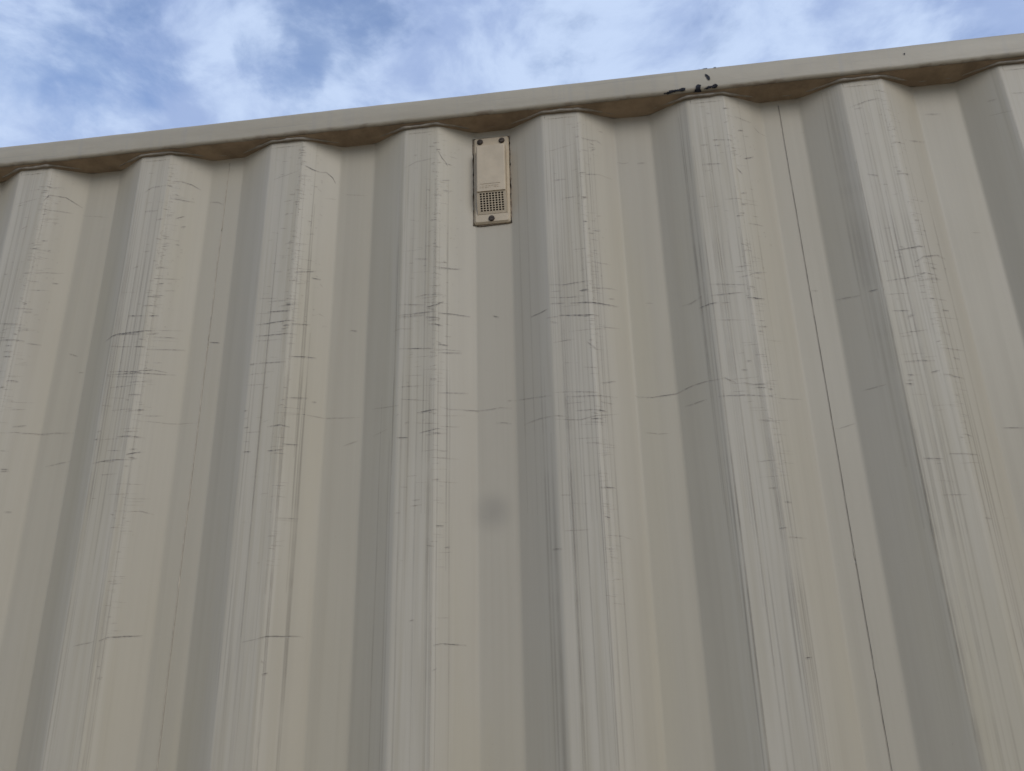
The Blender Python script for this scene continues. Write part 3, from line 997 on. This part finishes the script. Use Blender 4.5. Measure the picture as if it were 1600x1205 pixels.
# grille: plate pierced by 8 x 8 holes, sloping from the hood's lower edge back to the base plate
GX0, GX1 = HX0 + 0.001, HX1 - 0.0006
ga = Vector((0, HF + 0.0022, HZ0 + 0.0002))
gb = Vector((0, PF - 0.0006, GZ0))
def G(u, v, dpt=0.0):
    p = ga + (gb - ga) * v
    nrm = Vector((0, -(gb.z - ga.z), gb.y - ga.y)).normalized()
    if nrm.y < 0:
        nrm = -nrm
    p = p + nrm * dpt
    return (GX0 + (GX1 - GX0) * u, p.y, p.z)
bm = bmesh.new()
N = 8
mu0, mu1, mv0, mv1 = 0.075, 0.925, 0.045, 0.90
for a in range(N):
    for c in range(N):
        u0, u1 = mu0 + (mu1 - mu0) * a / N, mu0 + (mu1 - mu0) * (a + 1) / N
        v0, v1 = mv0 + (mv1 - mv0) * c / N, mv0 + (mv1 - mv0) * (c + 1) / N
        cu, cv = (u0 + u1) / 2, (v0 + v1) / 2
        outer = [(u0, v0), (cu, v0), (u1, v0), (u1, cv), (u1, v1), (cu, v1), (u0, v1), (u0, cv)]
        hu, hv = (u1 - u0) * 0.39, (v1 - v0) * 0.40
        inner = [(cu + hu * math.cos(R(t)), cv + hv * math.sin(R(t))) for t in (225, 270, 315, 0, 45, 90, 135, 180)]
        ov = [V(*G(*o)) for o in outer]
        iv = [V(*G(*o)) for o in inner]
        dv = [V(*G(o[0], o[1], 0.002)) for o in inner]
        for q in range(8):
            bm.faces.new((ov[q], ov[(q + 1) % 8], iv[(q + 1) % 8], iv[q]))
            bm.faces.new((iv[q], iv[(q + 1) % 8], dv[(q + 1) % 8], dv[q]))
for (u0, u1, v0, v1) in ((0, mu0, 0, 1), (mu1, 1, 0, 1), (mu0, mu1, 0, mv0), (mu0, mu1, mv1, 1)):
    bm.faces.new([V(*G(u0, v0)), V(*G(u1, v0)), V(*G(u1, v1)), V(*G(u0, v1))])
bmesh.ops.remove_doubles(bm, verts=bm.verts, dist=1e-6)
grille = from_bm('grille', bm, 'vent', vent)
# black sheet behind the holes: shade of the hollow put into its colour
bm = bmesh.new()
bm.faces.new([V(*G(0.02, 0.0, 0.0045)), V(*G(0.98, 0.0, 0.0045)), V(*G(0.98, 0.97, 0.0030)), V(*G(0.02, 0.97, 0.0030))])
from_bm('grille_shade_sheet', bm, 'black', vent)
# cheeks beside the grille
for xa, xb in ((HX0, HX0 + 0.0012), (HX1 - 0.0012, HX1)):
    bm = bmesh.new()
    prof = [(HF + 0.003, HZ0), (PF + 0.001, HZ0), (PF + 0.001, GZ0 - 0.001), (PF - 0.0012, GZ0)]
    l = [V(xa, y, z) for y, z in prof]
    r = [V(xb, y, z) for y, z in prof]
    bm.faces.new(l)
    bm.faces.new(r)
    for q in range(4):
        bm.faces.new((l[q], l[(q + 1) % 4], r[(q + 1) % 4], r[q]))
    from_bm('cheek', bm, 'vent', vent)

# screws
for sx, sz in ((0.1503, ZT - 0.0345), (0.1937, ZT - 0.0352), (0.1713, ZT - 0.2103)):
    bm = bmesh.new()
    rings = []
    for rr, yy in ((0.0060, PF + 0.0005), (0.0060, PF - 0.0018), (0.0047, PF - 0.0034), (0.0022, PF - 0.0038)):
        rings.append([bm.verts.new((sx + rr * math.cos(2 * math.pi * q / 14), yy, sz + rr * math.sin(2 * math.pi * q / 14))) for q in range(14)])
    for a, c in zip(rings, rings[1:]):
        for q in range(14):
            bm.faces.new((a[q], a[(q + 1) % 14], c[(q + 1) % 14], c[q]))
    bm.faces.new(rings[-1])
    # slot
    add_box(bm, sx - 0.0032, sx + 0.0032, PF - 0.0042, PF - 0.0034, sz - 0.0005, sz + 0.0005)
    from_bm('screw', bm, 'screw', vent)

# raised maker's mark on the hood: a bar over a row of worn letters, too small to read
bm = bmesh.new()
add_box(bm, 0.1535, 0.1915, HF - 0.0006, HF + 0.0004, ZT - 0.1445, ZT - 0.1432)
xx = 0.1530
for w_, kind in ((0.0022, 'i'), (0.0040, 'c'), (0.0042, 'o'), (0.0042, 'n'), (0.0034, 't'), (0.0042, 'o'), (0.0040, 'c')):
    z0_, z1_ = ZT - 0.1532, ZT - 0.1482
    y0_, y1_ = HF - 0.0005, HF + 0.0004
    t_ = 0.0009
    if kind in 'icon':
        add_box(bm, xx, xx + t_, y0_, y1_, z0_, z1_)
    if kind in 'con':
        add_box(bm, xx + t_ + 0.0001, xx + w_ - t_ - 0.0001, y0_, y1_, z1_ - t_, z1_)
    if kind in 'co':
        add_box(bm, xx + t_ + 0.0001, xx + w_ - t_ - 0.0001, y0_, y1_, z0_, z0_ + t_)
    if kind in 'on':
        add_box(bm, xx + w_ - t_, xx + w_, y0_, y1_, z0_, z1_)
    if kind == 't':
        add_box(bm, xx, xx + w_, y0_, y1_, z1_ - t_, z1_)
    xx += w_ + 0.0017
from_bm('embossed_mark', bm, 'vent', hood)

# ------------------------------------------------------------------ the rest of the container
def part(name, boxes, mat, parent=box, bevel=0.004):
    bm = bmesh.new()
    for bx_ in boxes:
        add_box(bm, *bx_, bevel=bevel)
    return from_bm(name, bm, mat, parent)


part('top_rail', [(X_A + 0.15, X_B - 0.15, Y_BACK - 0.062, Y_BACK, ZT, ZT + RAIL_H)], 'rail')
for y0_, y1_ in ((-RAIL_OUT, 0.05), (Y_BACK - 0.066, Y_BACK)):
    part('bottom_rail', [(X_A + 0.15, X_B - 0.15, y0_, y1_, 0.06, 0.209)], 'rail')
for xa in (X_A, X_B - 0.155):
    for ya in (-RAIL_OUT - 0.001, Y_BACK - 0.154):
        post = part('corner_post', [(xa, xa + 0.155, ya, ya + 0.155, 0.125, 2.47)], 'rail', bevel=0.008)
        for zc_ in (0.005, 2.4705):
            part('corner_casting', [(xa - 0.004, xa + 0.172, ya - 0.004, ya + 0.159, zc_, zc_ + 0.118)], 'rail', post, bevel=0.01)
# roof of pressed sheets between the rails
rx0, rx1 = X_A + 0.16, X_B - 0.16
nroof = 5
for i in range(nroof):
    xa, xb = rx0 + (rx1 - rx0) * i / nroof, rx0 + (rx1 - rx0) * (i + 1) / nroof - 0.001
    xs, zz = [xa], [0.0]
    x = xa + 0.02
    while x + 0.2 < xb:
        for dx, h in ((0, 0), (0.02, -0.02), (0.11, -0.02), (0.13, 0)):
            xs.append(x + dx)
            zz.append(h)
        x += 0.209
    xs.append(xb)
    zz.append(0.0)
    me = bpy.data.meshes.new('roof_sheet')
    vs = [(a, y, ZT + 0.036 + h) for y in (0.03, Y_BACK - 0.055) for a, h in zip(xs, zz)]
    n = len(xs)
    me.from_pydata(vs, [], [(k, k + 1, k + 1 + n, k + n) for k in range(n - 1)])
    o = link('roof_sheet', me, 'rail', box)
    so = o.modifiers.new('thickness', 'SOLIDIFY')
    so.thickness = 0.002
# back side wall and closed end wall in folded sheet
for i in range(len(SEAMS) - 1):
    o = bpy.data.objects.new('side_panel', panels[i].data if i in (0, 4) else panels[0].data)
    C.objects.link(o)
    o.parent = box
    src = SEAMS[i] if i in (0, 4) else SEAMS[0]
    o.matrix_world = Matrix.Translation((SEAMS[i] + SEAMS[i + 1], Y_BACK - RAIL_OUT, 0)) @ Matrix.Rotation(math.pi, 4, 'Z') @ Matrix.Translation((SEAMS[i] - src, 0, 0))
part('front_wall', [(X_A + 0.05, X_A + 0.08, 0.14, Y_BACK - 0.155, 0.13, 2.55)], 'rail')
for ya, yb in ((0.142, 1.206), (1.212, Y_BACK - 0.158)):
    dr = part('door', [(X_B - 0.07, X_B - 0.025, ya, yb, 0.14, 2.53)], 'rail')
    for yy in (ya + 0.28, yb - 0.28):
        bm = bmesh.new()
        add_tube(bm, [Vector((X_B - 0.003, yy, 0.12)), Vector((X_B - 0.003, yy, 2.55))], 0.017, 12)
        add_box(bm, X_B - 0.003, X_B + 0.02, yy - 0.01, yy + 0.24, 1.15, 1.18, 0.003)
        from_bm('lock_bar', bm, 'steel', dr)
for xa in (X_A + 0.02, X_B - 0.12):
    part('header', [(xa, xa + 0.10, 0.139, Y_BACK - 0.155, 2.553, 2.583)], 'rail')
part('floor', [(X_A + 0.1, X_B - 0.1, 0.06, Y_BACK - 0.07, 0.16, 0.20)], 'grime')
